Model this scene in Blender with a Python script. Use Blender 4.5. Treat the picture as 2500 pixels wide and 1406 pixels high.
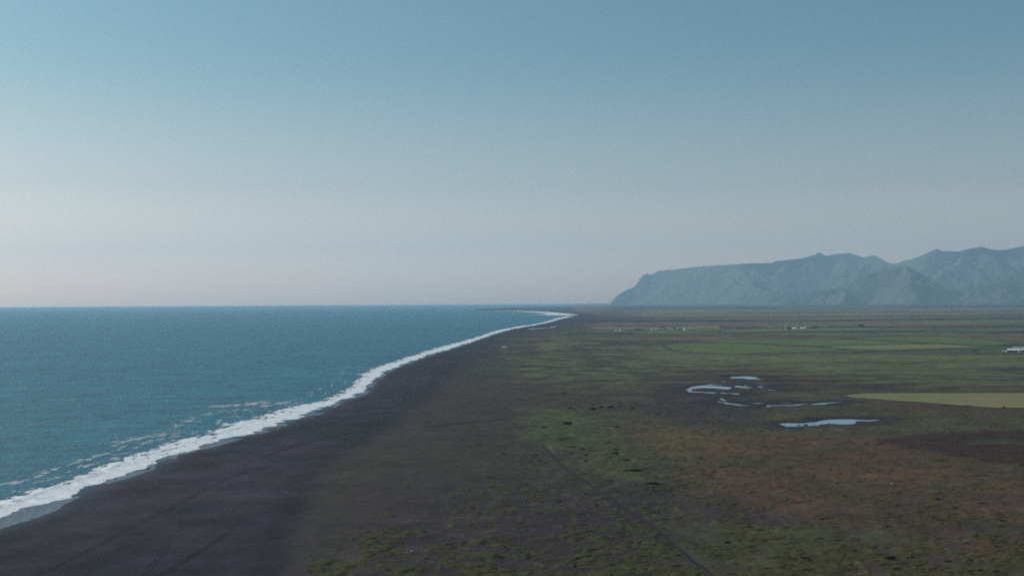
import bpy, math, random
import numpy as np

# ------------------------------------------------------------------ clear
for o in list(bpy.data.objects):
    bpy.data.objects.remove(o, do_unlink=True)
scene = bpy.context.scene
COL = scene.collection
R = math.radians

# ------------------------------------------------------------------ camera
CAM_Z = 115.0
F = 2900.0                      # focal length in photo pixels (photo is 2500 wide)
CX, CY = 1250.0, 703.0
PITCH = math.atan(32.2 / F)
ROLL = 0.0055
cp, sp = math.cos(PITCH), math.sin(PITCH)
ca, sa = math.cos(ROLL), math.sin(ROLL)
FW = np.array([0, cp, sp]); R0 = np.array([1.0, 0, 0]); U0 = np.array([0, -sp, cp])
RT = ca * R0 - sa * U0
UP = sa * R0 + ca * U0
cam = bpy.data.cameras.new("camera")
cam.sensor_width = 36.0
cam.lens = 36.0 * F / 2500.0
cam.clip_start = 1.0
cam.clip_end = 300000.0
camo = bpy.data.objects.new("camera", cam)
COL.objects.link(camo)
from mathutils import Matrix
camo.matrix_world = Matrix(((RT[0], UP[0], -FW[0], 0), (RT[1], UP[1], -FW[1], 0),
                            (RT[2], UP[2], -FW[2], CAM_Z), (0, 0, 0, 1)))
scene.camera = camo

# ------------------------------------------------------------------ sky and sun
SUN_EL, SUN_AZ = 36.0, -72.0            # azimuth from +Y, negative is to the left
world = bpy.data.worlds.new("World")
scene.world = world
world.use_nodes = True
wn = world.node_tree
for n in list(wn.nodes): wn.nodes.remove(n)
wo = wn.nodes.new("ShaderNodeOutputWorld"); bg = wn.nodes.new("ShaderNodeBackground")
sky = wn.nodes.new("ShaderNodeTexSky"); sky.sky_type = 'NISHITA'
sky.sun_disc = False
sky.sun_elevation = R(SUN_EL); sky.sun_rotation = R(SUN_AZ)
sky.altitude = 100.0; sky.air_density = 1.0; sky.dust_density = 3.0; sky.ozone_density = 1.5
tc = wn.nodes.new("ShaderNodeTexCoord")
va = wn.nodes.new("ShaderNodeVectorMath"); va.operation = 'ADD'; va.inputs[1].default_value = (0, 0, 0.012)
wn.links.new(tc.outputs["Generated"], va.inputs[0]); wn.links.new(va.outputs[0], sky.inputs["Vector"])
# pale marine layer low in the sky, deeper cyan blue higher up
sx_ = wn.nodes.new("ShaderNodeSeparateXYZ"); wn.links.new(tc.outputs["Generated"], sx_.inputs[0])
rp = wn.nodes.new("ShaderNodeValToRGB"); rp.color_ramp.interpolation = 'B_SPLINE'; wn.links.new(sx_.outputs[2], rp.inputs[0])
SKY_STOPS = [(0.0, (1.0, .69, .54)), (.03, (.72, .52, .425)), (.055, (.475, .37, .32)), (.095, (.305, .266, .236)), (.21, (.096, .177, .171)), (.5, (.152, .189, .198))]
for i_, (p_, c_) in enumerate(SKY_STOPS):
    e_ = rp.color_ramp.elements[i_] if i_ < 2 else rp.color_ramp.elements.new(p_)
    e_.position = p_; e_.color = c_ + (1,)
sc2_ = wn.nodes.new("ShaderNodeVectorMath"); sc2_.operation = 'MULTIPLY'
dbl = wn.nodes.new("ShaderNodeVectorMath"); dbl.operation = 'SCALE'; dbl.inputs["Scale"].default_value = 4.9
wn.links.new(rp.outputs[0], dbl.inputs[0]); wn.links.new(sky.outputs[0], sc2_.inputs[0]); wn.links.new(dbl.outputs[0], sc2_.inputs[1])
wn.links.new(sc2_.outputs[0], bg.inputs[0]); wn.links.new(bg.outputs[0], wo.inputs[0])
bg.inputs[1].default_value = 0.10
sl = bpy.data.lights.new("sun", 'SUN'); sl.energy = 3.0; sl.angle = R(0.53); sl.color = (1.0, 0.95, 0.88)
so = bpy.data.objects.new("sun", sl); COL.objects.link(so)
so.rotation_euler = (R(90 - SUN_EL), 0, R(180 - SUN_AZ))
so.location = (-2000, 1000, 3000)
scene.view_settings.view_transform = 'Standard'
scene.view_settings.look = 'None'
scene.view_settings.exposure = 0.0
scene.view_settings.gamma = 1.0
scene.render.engine = 'CYCLES'
scene.cycles.volume_bounces = 1
scene.cycles.max_bounces = 6
scene.cycles.filter_width = 2.0
scene.cycles.use_denoising = False      # keeps the fine grain of ground and sea

# ------------------------------------------------------------------ helpers
def unproj(px, py, z=4.0):
    """photo pixel -> point on the plane at height z"""
    px = np.asarray(px, float); py = np.asarray(py, float)
    d = FW[:, None] + RT[:, None] * ((px - CX) / F).ravel() + UP[:, None] * ((CY - py) / F).ravel()
    t = (z - CAM_Z) / np.minimum(d[2], -1e-5)
    return np.stack([d[0] * t, d[1] * t], 1)

def raydir(px, py):
    px = np.asarray(px, float); py = np.asarray(py, float)
    d = FW[:, None] + RT[:, None] * ((px - CX) / F).ravel() + UP[:, None] * ((CY - py) / F).ravel()
    return d

def proj(x, y, z):
    v = np.stack([x, y, z - CAM_Z], 0)
    w = np.maximum(FW @ v, 1e-3)
    return CX + F * (RT @ v) / w, CY - F * (UP @ v) / w

def hash2(ix, iy, seed):
    h = (ix.astype(np.int64) * 374761393 + iy.astype(np.int64) * 668265263 + seed * 982451653) & 0xFFFFFFFF
    h = ((h ^ (h >> 13)) * 1274126177) & 0xFFFFFFFF
    return (h ^ (h >> 16)) & 0xFFFFFFFF

def perlin(x, y, seed=0):
    xi = np.floor(x); yi = np.floor(y); xf = x - xi; yf = y - yi
    xi = xi.astype(np.int64); yi = yi.astype(np.int64)
    u = xf * xf * xf * (xf * (xf * 6 - 15) + 10); v = yf * yf * yf * (yf * (yf * 6 - 15) + 10)
    def g(ix, iy, dx, dy):
        a = hash2(ix, iy, seed) * (2 * math.pi / 4294967296.0)
        return np.cos(a) * dx + np.sin(a) * dy
    a = g(xi, yi, xf, yf); b = g(xi + 1, yi, xf - 1, yf)
    c = g(xi, yi + 1, xf, yf - 1); d = g(xi + 1, yi + 1, xf - 1, yf - 1)
    return ((a + u * (b - a)) + v * ((c + u * (d - c)) - (a + u * (b - a)))) * 1.5

def fbm(x, y, scale, octs=4, seed=0, gain=0.5):
    s = np.zeros_like(x, dtype=float); amp = 1.0; tot = 0; f = 1.0 / scale
    for o in range(octs):
        s += amp * perlin(x * f + 17.3 * o, y * f - 9.1 * o, seed + o); tot += amp
        amp *= gain; f *= 2.03
    return s / tot

def sstep(a, b, x):
    t = np.clip((x - a) / (b - a), 0, 1)
    return t * t * (3 - 2 * t)

def inpoly(x, y, poly):
    inside = np.zeros(x.shape, bool); n = len(poly)
    for i in range(n):
        x0, y0 = poly[i]; x1, y1 = poly[(i + 1) % n]
        if y0 == y1: continue
        c = ((y0 > y) != (y1 > y)) & (x < (x1 - x0) * (y - y0) / (y1 - y0) + x0)
        inside ^= c
    return inside

def dist_poly(x, y, poly, closed=True):
    d2 = np.full(x.shape, 1e20); n = len(poly)
    for i in range(n if closed else n - 1):
        x0, y0 = poly[i]; x1, y1 = poly[(i + 1) % n]
        ex, ey = x1 - x0, y1 - y0
        t = np.clip(((x - x0) * ex + (y - y0) * ey) / (ex * ex + ey * ey + 1e-12), 0, 1)
        d2 = np.minimum(d2, (x - x0 - t * ex) ** 2 + (y - y0 - t * ey) ** 2)
    return np.sqrt(d2)

def tag(o, label=None, cat=None, group=None, kind=None):
    if label: o["label"] = label
    if cat: o["category"] = cat
    if group: o["group"] = group
    if kind: o["kind"] = kind
    return o

def new_mesh(name, verts, faces, mat, parent=None, smooth=False):
    me = bpy.data.meshes.new(name)
    verts = np.asarray(verts, dtype=np.float32)
    if isinstance(faces, np.ndarray):
        k = faces.shape[1]
        me.vertices.add(len(verts)); me.vertices.foreach_set("co", verts.ravel())
        me.loops.add(faces.size); me.loops.foreach_set("vertex_index", faces.ravel().astype(np.int32))
        me.polygons.add(len(faces))
        me.polygons.foreach_set("loop_start", np.arange(0, faces.size, k, dtype=np.int32))
        me.polygons.foreach_set("loop_total", np.full(len(faces), k, dtype=np.int32))
        me.update(calc_edges=True)
    else:
        me.from_pydata([tuple(map(float, v)) for v in verts], [], faces)
        me.update()
    if smooth:
        me.polygons.foreach_set("use_smooth", np.ones(len(me.polygons), dtype=bool))
    if mat: me.materials.append(mat)
    o = bpy.data.objects.new(name, me); COL.objects.link(o)
    if parent: o.parent = parent
    return o

def grid_faces(nr, nc, keep=None):
    i, j = np.meshgrid(np.arange(nr - 1), np.arange(nc - 1), indexing='ij')
    a = i * nc + j
    f = np.stack([a, a + 1, a + nc + 1, a + nc], -1)
    if keep is not None: f = f[keep]
    return f.reshape(-1, 4)

def compact(verts, faces, *attrs):
    used = np.unique(faces); m = np.full(len(verts), -1, np.int64); m[used] = np.arange(len(used))
    return (verts[used], m[faces]) + tuple(a[used] for a in attrs)

def set_color(me, name, arr):
    a = me.attributes.new(name, 'FLOAT_COLOR', 'POINT')
    buf = np.ones((len(arr), 4), np.float32); buf[:, :arr.shape[1]] = arr
    a.data.foreach_set("color", buf.ravel())

class NT:
    """small wrapper to write node trees briefly"""
    def __init__(s, name):
        s.m = bpy.data.materials.new(name); s.m.use_nodes = True
        s.t = s.m.node_tree; s.b = s.t.nodes["Principled BSDF"]; s.o = s.t.nodes["Material Output"]
    def n(s, kind, **kw):
        nd = s.t.nodes.new("ShaderNode" + kind)
        for k, v in kw.items(): setattr(nd, k, v)
        return nd
    def l(s, a, b): s.t.links.new(a, b)
    def pos(s):
        if not hasattr(s, '_p'): s._p = s.n("NewGeometry").outputs["Position"]
        return s._p
    def noise(s, scale, detail=3, rough=0.5, vec=None, stretch=None):
        nd = s.n("TexNoise"); nd.inputs["Scale"].default_value = 1.0
        nd.inputs["Detail"].default_value = detail; nd.inputs["Roughness"].default_value = rough
        mp = s.n("Mapping"); st = stretch or (1, 1, 1)
        mp.inputs["Scale"].default_value = tuple(scale * k for k in st)
        s.l(vec or s.pos(), mp.inputs["Vector"]); s.l(mp.outputs[0], nd.inputs["Vector"])
        return nd.outputs["Fac"]
    def rng(s, v, a, b, c=0.0, d=1.0):
        nd = s.n("MapRange"); s.l(v, nd.inputs[0])
        for i, q in enumerate((a, b, c, d)): nd.inputs[1 + i].default_value = q
        return nd.outputs[0]
    def math(s, op, a, b):
        nd = s.n("Math", operation=op)
        for i, q in enumerate((a, b)):
            if isinstance(q, (int, float)): nd.inputs[i].default_value = q
            else: s.l(q, nd.inputs[i])
        return nd.outputs[0]
    def mix(s, f, a, b, blend='MIX'):
        nd = s.n("Mix", data_type='RGBA', blend_type=blend)
        for i, q in ((0, f), (6, a), (7, b)):
            if isinstance(q, (int, float)): nd.inputs[i].default_value = q
            elif isinstance(q, tuple): nd.inputs[i].default_value = q + (1,)
            else: s.l(q, nd.inputs[i])
        return nd.outputs[2]
    def bump(s, h, strength, dist):
        nd = s.n("Bump"); nd.inputs["Strength"].default_value = strength
        nd.inputs["Distance"].default_value = dist; s.l(h, nd.inputs["Height"])
        s.l(nd.outputs[0], s.b.inputs["Normal"])

def plain_mat(name, col, rough=0.8, var=0.15, scale=0.6, spec=0.3, metallic=0.0):
    k = NT(name)
    f = k.noise(scale, 4)
    c = k.mix(k.rng(f, 0.3, 0.7), tuple(x * (1 - var) for x in col), tuple(min(1, x * (1 + var)) for x in col))
    k.l(c, k.b.inputs["Base Color"]); k.b.inputs["Roughness"].default_value = rough
    k.b.inputs["Specular IOR Level"].default_value = spec
    k.b.inputs["Metallic"].default_value = metallic
    return k.m

PLAIN = 4.0

# ------------------------------------------------------------------ the shore as traced, photo pixels
SHORE_LOW = [(-700, 1560), (-400, 1440), (-200, 1352), (-90, 1312), (0, 1281), (30, 1272), (60, 1262), (100, 1247), (126, 1231), (165, 1214), (205, 1193), (243, 1180),
             (285, 1169), (352, 1146), (358, 1136), (400, 1126), (416, 1112), (475, 1098), (520, 1085), (545, 1078),
             (585, 1066), (640, 1052), (684, 1037), (716, 1026), (768, 1008), (800, 993), (838, 978),
             (880, 963), (897, 948), (912, 930), (940, 908), (985, 890), (1045, 868), (1098, 852),
             (1150, 836), (1202, 817), (1250, 803.5), (1295, 796), (1342, 787), (1368, 779), (1402, 771.8)]
SHORE_FAR = [(1396, 769.5), (1385, 767.3), (1355, 764.2), (1330, 762.2), (1300, 760.6), (1250, 759.3), (1200, 758.6),
             (1160, 758.0), (1150, 756.5), (1172, 754.6), (1178, 753.0), (1210, 751.6), (1260, 749.6), (1300, 748.2), (1360, 747.4), (1400, 746.6)]
SHORE_UP = [(-700, 1480), (-400, 1372), (-200, 1291), (-90, 1248), (0, 1217), (30, 1210), (60, 1200), (130, 1178), (190, 1158), (225, 1145), (250, 1135), (300, 1119),
            (352, 1098), (380, 1086), (420, 1076), (445, 1068), (480, 1060), (520, 1046), (545, 1035), (580, 1024),
            (620, 1012), (650, 1002), (690, 993), (715, 988), (745, 984), (775, 976), (800, 968), (815, 958),
            (850, 941), (860, 925), (878, 910), (900, 899), (945, 884), (990, 870), (1043, 852), (1100, 838),
            (1160, 822), (1205, 806.5), (1250, 798), (1296, 792), (1330, 784.5), (1355, 776), (1390, 769.2)]
low = unproj([p[0] for p in SHORE_LOW], [p[1] for p in SHORE_LOW], 0.0)
far = unproj([p[0] for p in SHORE_FAR], [p[1] for p in SHORE_FAR], 0.0)
shore_w = np.concatenate([low, far])
sea_poly = np.concatenate([shore_w, [[shore_w[-1][0] + 3000, 70000], [-90000, 70000], [-90000, -60000], [shore_w[0][0] - 1500, -60000], [shore_w[0][0] - 400, -200]]])

def shore_dist(x, y):
    """metres inland (+) or out to sea (-)"""
    d = dist_poly(x, y, shore_w, closed=False)
    return np.where(inpoly(x, y, sea_poly), -d, d)

# roads and tracks: photo polyline, width in metres, strength
TRACKS = {
    "path": ([(1322, 1086), (1345, 1108), (1375, 1140), (1415, 1166), (1450, 1190), (1490, 1215), (1520, 1236), (1560, 1262), (1600, 1288), (1640, 1322), (1665, 1345), (1690, 1368), (1730, 1396), (1790, 1440)], 1.9),
    "wheel_track": ([(60, 1410), (115, 1384), (180, 1356), (265, 1310), (330, 1276), (400, 1241), (460, 1212), (500, 1190), (545, 1168), (600, 1148), (670, 1130)], 0.55),
    "wheel_track.001": ([(330, 1440), (352, 1400), (375, 1372), (398, 1348), (412, 1320)], 0.6),
    "wheel_track.002": ([(370, 1420), (402, 1398), (440, 1372), (490, 1342), (530, 1318), (575, 1285)], 0.9),
    "wheel_track.003": ([(640, 1112), (730, 1080), (800, 1064), (850, 1056), (900, 1048)], 1.2),
    "footpath": ([(1040, 1040), (1110, 1033), (1200, 1024), (1262, 1016), (1330, 1010)], 2.2),
}
track_w = {k: unproj([p[0] for p in v[0]], [p[1] for p in v[0]], PLAIN if 'path' in k else 3.0) for k, v in TRACKS.items()}

# fields, photo polygons: kind, points
FIELDS = [
    ("straw", "long pale stubble field at the right edge, nearest of the fields", [(2062, 967), (2085, 962.5), (2130, 960.5), (2250, 960), (2400, 959.5), (2620, 958.5), (2620, 995), (2500, 996), (2440, 996.5), (2330, 989), (2240, 982), (2140, 975), (2085, 971)]),
    ("straw", "thin pale straw wedge between two green meadows left of the white barn", [(2005, 846.5), (2080, 844.5), (2180, 842), (2290, 839.8), (2340, 843), (2410, 847.5), (2340, 849), (2240, 852), (2150, 853.4), (2080, 852)]),
    ("green", "green meadow just above the straw wedge, right half", [(2080, 826.5), (2150, 823), (2230, 821.3), (2320, 824), (2400, 829), (2440, 834), (2478, 838.5), (2440, 842), (2385, 843), (2300, 838), (2200, 833.5), (2120, 830)]),
    ("green", "green meadow strip above the straw wedge, left half", [(1690, 835.5), (1800, 830), (1960, 828.5), (2060, 828.5), (2150, 833), (2260, 839), (2120, 842), (2010, 844.5), (1940, 842.5), (1800, 836.5)]),
    ("green", "large green meadow left of the straw wedge", [(1625, 842), (1700, 838), (1790, 838.5), (1880, 842.5), (2000, 849), (2060, 853), (2020, 857), (1930, 861), (1800, 864), (1700, 861), (1640, 853)]),
    ("straw", "narrow pale green strip in front of the silo farm", [(1760, 809.5), (1860, 805), (1960, 804.2), (2060, 802.5), (2120, 801), (2162, 802.5), (2120, 804.8), (2000, 805.8), (1900, 807.5), (1800, 810.5)]),
    ("green", "thin light strip behind the silo farm", [(1860, 799.5), (1920, 796), (2000, 794), (2100, 791.5), (2110, 793), (2010, 796.5), (1930, 799), (1880, 801.5)]),
    ("straw", "pale strip behind the long row of farm buildings", [(1430, 800.5), (1560, 799.5), (1650, 798.2), (1700, 797), (1758, 796.5), (1755, 801.5), (1680, 802), (1560, 803.2), (1460, 803.2)]),
    ("green", "meadow strip in front of the long row of farm buildings", [(1540, 811), (1600, 809), (1680, 809), (1760, 810), (1690, 813.5), (1620, 815), (1560, 814)]),
    ("green", "hair thin light green strip crossing at the right edge", [(2150, 912.5), (2240, 913.8), (2350, 915), (2500, 917.4), (2620, 919), (2620, 921.5), (2500, 919.6), (2350, 917.2), (2240, 915.2)]),
    ("green", "small light green wedge at the right edge", [(2470, 909), (2500, 907), (2620, 900), (2620, 910), (2500, 911)]),
]
field_w = [unproj([p[0] for p in f[2]], [p[1] for p in f[2]], PLAIN) for f in FIELDS]

def Z3(pts):  # points read off an enlarged crop (x4.464) of the pond area
    return [(1640 + x * 0.224, 880 + y * 0.224) for x, y in pts]
PONDS = [
    ("largest pale blue pond, a long tongue below the stubble field", Z3([(1183, 690), (1215, 686), (1280, 683), (1400, 686), (1440, 680), (1480, 676), (1540, 670), (1600, 656), (1700, 648), (1800, 640), (1950, 637), (2080, 648), (2200, 650), (2262, 641), (2275, 646), (2215, 658), (2080, 660), (2000, 664), (2018, 684), (1990, 690), (1960, 688), (1900, 691), (1840, 697), (1760, 690), (1700, 688), (1650, 697), (1600, 707), (1500, 710), (1400, 712), (1320, 719), (1260, 726), (1235, 716), (1220, 706), (1195, 700)])),
    ("broad left pond with a rounded white rim", Z3([(150, 322), (185, 300), (215, 283), (300, 277), (380, 271), (460, 280), (540, 280), (650, 290), (600, 312), (520, 306), (430, 304), (360, 299), (300, 303), (240, 304), (205, 316), (180, 324)])),
    ("thin curved arm of water under the broad left pond", Z3([(178, 326), (205, 322), (240, 334), (290, 340), (350, 342), (400, 345), (490, 350), (482, 358), (430, 357), (380, 354), (310, 349), (250, 348), (180, 340)])),
    ("short blue sliver right of the curved arm", Z3([(516, 358), (570, 346), (600, 353), (690, 355), (775, 365), (700, 368), (620, 361)])),
    ("farthest ragged pond, above the others", Z3([(590, 188), (650, 188), (660, 176), (720, 178), (770, 174), (830, 174), (900, 180), (960, 185), (905, 192), (940, 201), (1028, 204), (960, 208), (850, 204), (780, 193), (700, 193)])),
    ("bright sliver right of the broad left pond", Z3([(662, 275), (720, 276), (760, 284), (800, 270), (840, 276), (780, 286), (890, 293), (800, 297), (720, 293)])),
    ("tiny bright pool at the foot of the dark sand slope", Z3([(940, 287), (980, 284), (1012, 290), (960, 294)])),
    ("thin bright pool on the olive flat below the dark sand slope", Z3([(982, 316), (1040, 318), (1160, 320), (1165, 324), (1050, 325), (1000, 324)])),
    ("curved brook running down to the dark sand", Z3([(495, 440), (520, 438), (545, 448), (600, 459), (660, 468), (720, 478), (790, 483), (870, 486), (860, 491), (780, 489), (700, 484), (620, 470), (560, 458), (520, 450)])),
    ("two short forked pools at the head of the curved brook", Z3([(516, 412), (545, 413), (592, 430), (585, 437), (550, 428), (520, 417)])),
    ("long narrow stream leading right to the stubble field", Z3([(982, 507), (1010, 500), (1040, 489), (1100, 487), (1200, 484), (1300, 482), (1400, 478), (1500, 474), (1600, 466), (1700, 461), (1840, 449), (1895, 455), (1800, 461), (1700, 470), (1550, 478), (1400, 485), (1280, 493), (1200, 490), (1100, 497), (1040, 502)])),
    ("faint pool above the curved brook", Z3([(745, 420), (790, 419), (848, 424), (780, 428)])),
    ("small bright fleck of water left of the farthest ragged pond", Z3([(540, 225), (560, 222), (582, 227), (560, 230)])),
    ("thin bright thread along the top of the broad left pond", Z3([(360, 264), (420, 262), (500, 268), (560, 270), (480, 272), (400, 269)])),
    ("pale thread of water just above the long narrow stream", Z3([(1140, 462), (1240, 460), (1350, 463), (1240, 467)])),
    ("second pale thread above the long narrow stream, farther left", Z3([(890, 463), (950, 461), (1030, 465), (950, 467)])),
    ("short sliver below the left end of the curved arm", Z3([(440, 383), (460, 381), (470, 387), (450, 389)])),
    ("small lone pool on the black beach", [(1221, 847.5), (1230, 845.8), (1240, 846.8), (1230, 848.4)]),
    ("long thin puddle behind the far surf", [(1283, 804.2), (1300, 801.8), (1330, 800.8), (1344, 800.2), (1330, 801.8), (1305, 803.0)]),
    ("pale puddle at the right tip of the far beach", [(1341, 799.2), (1352, 797.4), (1362, 794.8), (1356, 798.0), (1346, 799.8)]),
]
pond_w = [unproj([p[0] for p in q[1]], [p[1] for p in q[1]], PLAIN - 0.6) for q in PONDS]

# farm sites (flat ground)
SITES = [(1508, 808), (1560, 808), (1610, 807), (1650, 808), (1672, 808), (1720, 808), (1920, 804), (1945, 804), (1970, 803), (2100, 797), (2470, 861), (2500, 858)]
site_w = unproj([s[0] for s in SITES], [s[1] for s in SITES], PLAIN)

# ------------------------------------------------------------------ ground height
def soft(px, py, poly, s, vs=None, nz=0):
    """soft zone mask from an outline; py distances count 3x"""
    P = [(a, b * 3.0) for a, b in poly]
    y3 = py * 3.0
    d = dist_poly(px, y3, P); ins = inpoly(px, y3, P)
    return sstep(-s, s, np.where(ins, d, -d) + nz)

def hummock_amp(px, py, r):
    right = sstep(1050, 1500, px + (py - 1000) * 0.5)
    bottom = sstep(1190, 1330, py + (px - 1100) * 0.10) * sstep(760, 1000, px + (py - 1300))
    return np.clip(np.maximum(right, bottom), 0, 1)

def ground_z(x, y, s, px, py):
    r = np.hypot(x, y)
    z = np.where(s < 0, np.maximum(0.03 * s, -6.0), np.minimum(0.022 * s, 2.6) + 1.4 * sstep(100, 260, s))
    land = sstep(20, 160, s)
    z = z + land * 0.35 * fbm(x, y, 90, 3, 11) * sstep(9000, 4000, r)
    amp = hummock_amp(px, py, r)
    near = sstep(2600, 900, r)
    m = fbm(x * 1.0, y * 0.75, 7.0, 3, 21)
    m2 = fbm(x, y * 0.8, 17.0, 2, 31)
    hum = np.clip(m * 1.6 + 0.15, 0, 1) ** 1.3 * 0.60 + m2 * 0.75 * near
    mid = fbm(x, y, 42.0, 3, 41)
    hum = hum * near + mid * 1.3 * sstep(700, 1500, r) * sstep(9000, 5000, r)
    z = z + land * amp * hum
    z = z + sstep(5, 60, s) * (1 - amp) * 0.05 * fbm(x, y, 6.0, 2, 51) * near
    # long dune ridge beside the path
    ridge = soft(px, py, DUNE, 60)
    z = z + land * ridge * (0.9 + 1.6 * np.clip(fbm(x, y, 22.0, 3, 61) + 0.2, 0, 1))
    # flat ground for fields, farms, tracks; hollows for the ponds
    m = (px > 1350) & (px < 2900) & (py < 1010) & (py > 780)
    flat = np.zeros_like(x)
    if m.any():
        xx, yy = x[m], y[m]; fm = np.zeros(xx.shape)
        for w in field_w:
            d = dist_poly(xx, yy, w); d = np.where(inpoly(xx, yy, w), 0, d)
            fm = np.maximum(fm, sstep(60, 15, d))
        for w in site_w:
            fm = np.maximum(fm, sstep(90, 40, np.hypot(xx - w[0], yy - w[1])))
        flat[m] = fm
    z = z + flat * (PLAIN - z)
    pm = np.zeros_like(x)
    m = (px > 1200) & (px < 2250) & (py < 1060) & (py > 780)
    if m.any():
        xx, yy = x[m], y[m]; fm = np.zeros(xx.shape)
        for w in pond_w:
            d = dist_poly(xx, yy, w); ins = inpoly(xx, yy, w)
            fm = np.maximum(fm, np.where(ins, 1, sstep(12, 0, d)))
        pm[m] = fm
    z = z + pm * (PLAIN - 0.75 - z)
    for k, w in track_w.items():
        d = dist_poly(x, y, w, closed=False)
        f = sstep(6, 2.2, d)
        z = z + f * (np.where(s < 140, np.minimum(0.022 * s, 2.6) + 1.4 * sstep(100, 260, s), PLAIN) - z)
    return z

DUNE = [(1290, 1075), (1400, 1000), (1480, 1030), (1560, 1085), (1600, 1120), (1640, 1180), (1590, 1190), (1500, 1170), (1400, 1115)]

# ------------------------------------------------------------------ ground colours (patches of vegetation and sand, plus one patch of painted haze)
BLACK = np.array([.0200, .0158, .0240]); SPARSE = np.array([.037, .029, .0215]); OLIVE = np.array([.060, .052, .025])
GREEN = np.array([.054, .060, .022]); RUST = np.array([.090, .052, .024]); BROWN = np.array([.072, .036, .021])
DARKB = np.array([.029, .011, .007]); PURPLE = np.array([.030, .020, .026]); FARDARK = np.array([.012, .018, .026])
MOORG = np.array([.086, .094, .037]); PINKISH = np.array([.180, .112, .082])
STRIPS = [([(1700, 872), (2200, 866), (2620, 870), (2620, 878), (2300, 881), (1900, 884)], 1.25), ([(2150, 885), (2620, 881), (2620, 893), (2300, 896)], 1.15),
          ([(1560, 868), (1800, 870), (1790, 876), (1600, 878)], 1.2), ([(1900, 892), (2120, 890), (2200, 898), (1980, 902)], 1.1), ([(2250, 925), (2620, 930), (2620, 942), (2320, 940)], .9),
          ([(1900, 815), (2250, 812), (2500, 815), (2300, 819), (2000, 821)], 1.3), ([(2200, 785), (2620, 779), (2620, 786), (2300, 790)], 1.4)]
DITCHES = [[(2200, 890), (2245, 884), (2290, 878), (2380, 877), (2520, 873)], [(1640, 842), (1790, 838), (1900, 843), (2010, 848), (2080, 853)], [(2060, 826), (2170, 833), (2290, 839), (2420, 847), (2540, 846)],
           [(2050, 862), (2200, 856), (2380, 853), (2460, 851)], [(2090, 905), (2300, 903), (2620, 900)], [(2140, 922), (2400, 926), (2620, 930)], [(1560, 822), (1800, 818), (2050, 820), (2300, 816), (2560, 812)], [(1700, 800), (1900, 801), (2060, 799.5), (2300, 800), (2560, 797)],
           [(1780, 764), (2100, 762), (2560, 757)], [(1500, 775), (1900, 773), (2560, 768)]]

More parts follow.
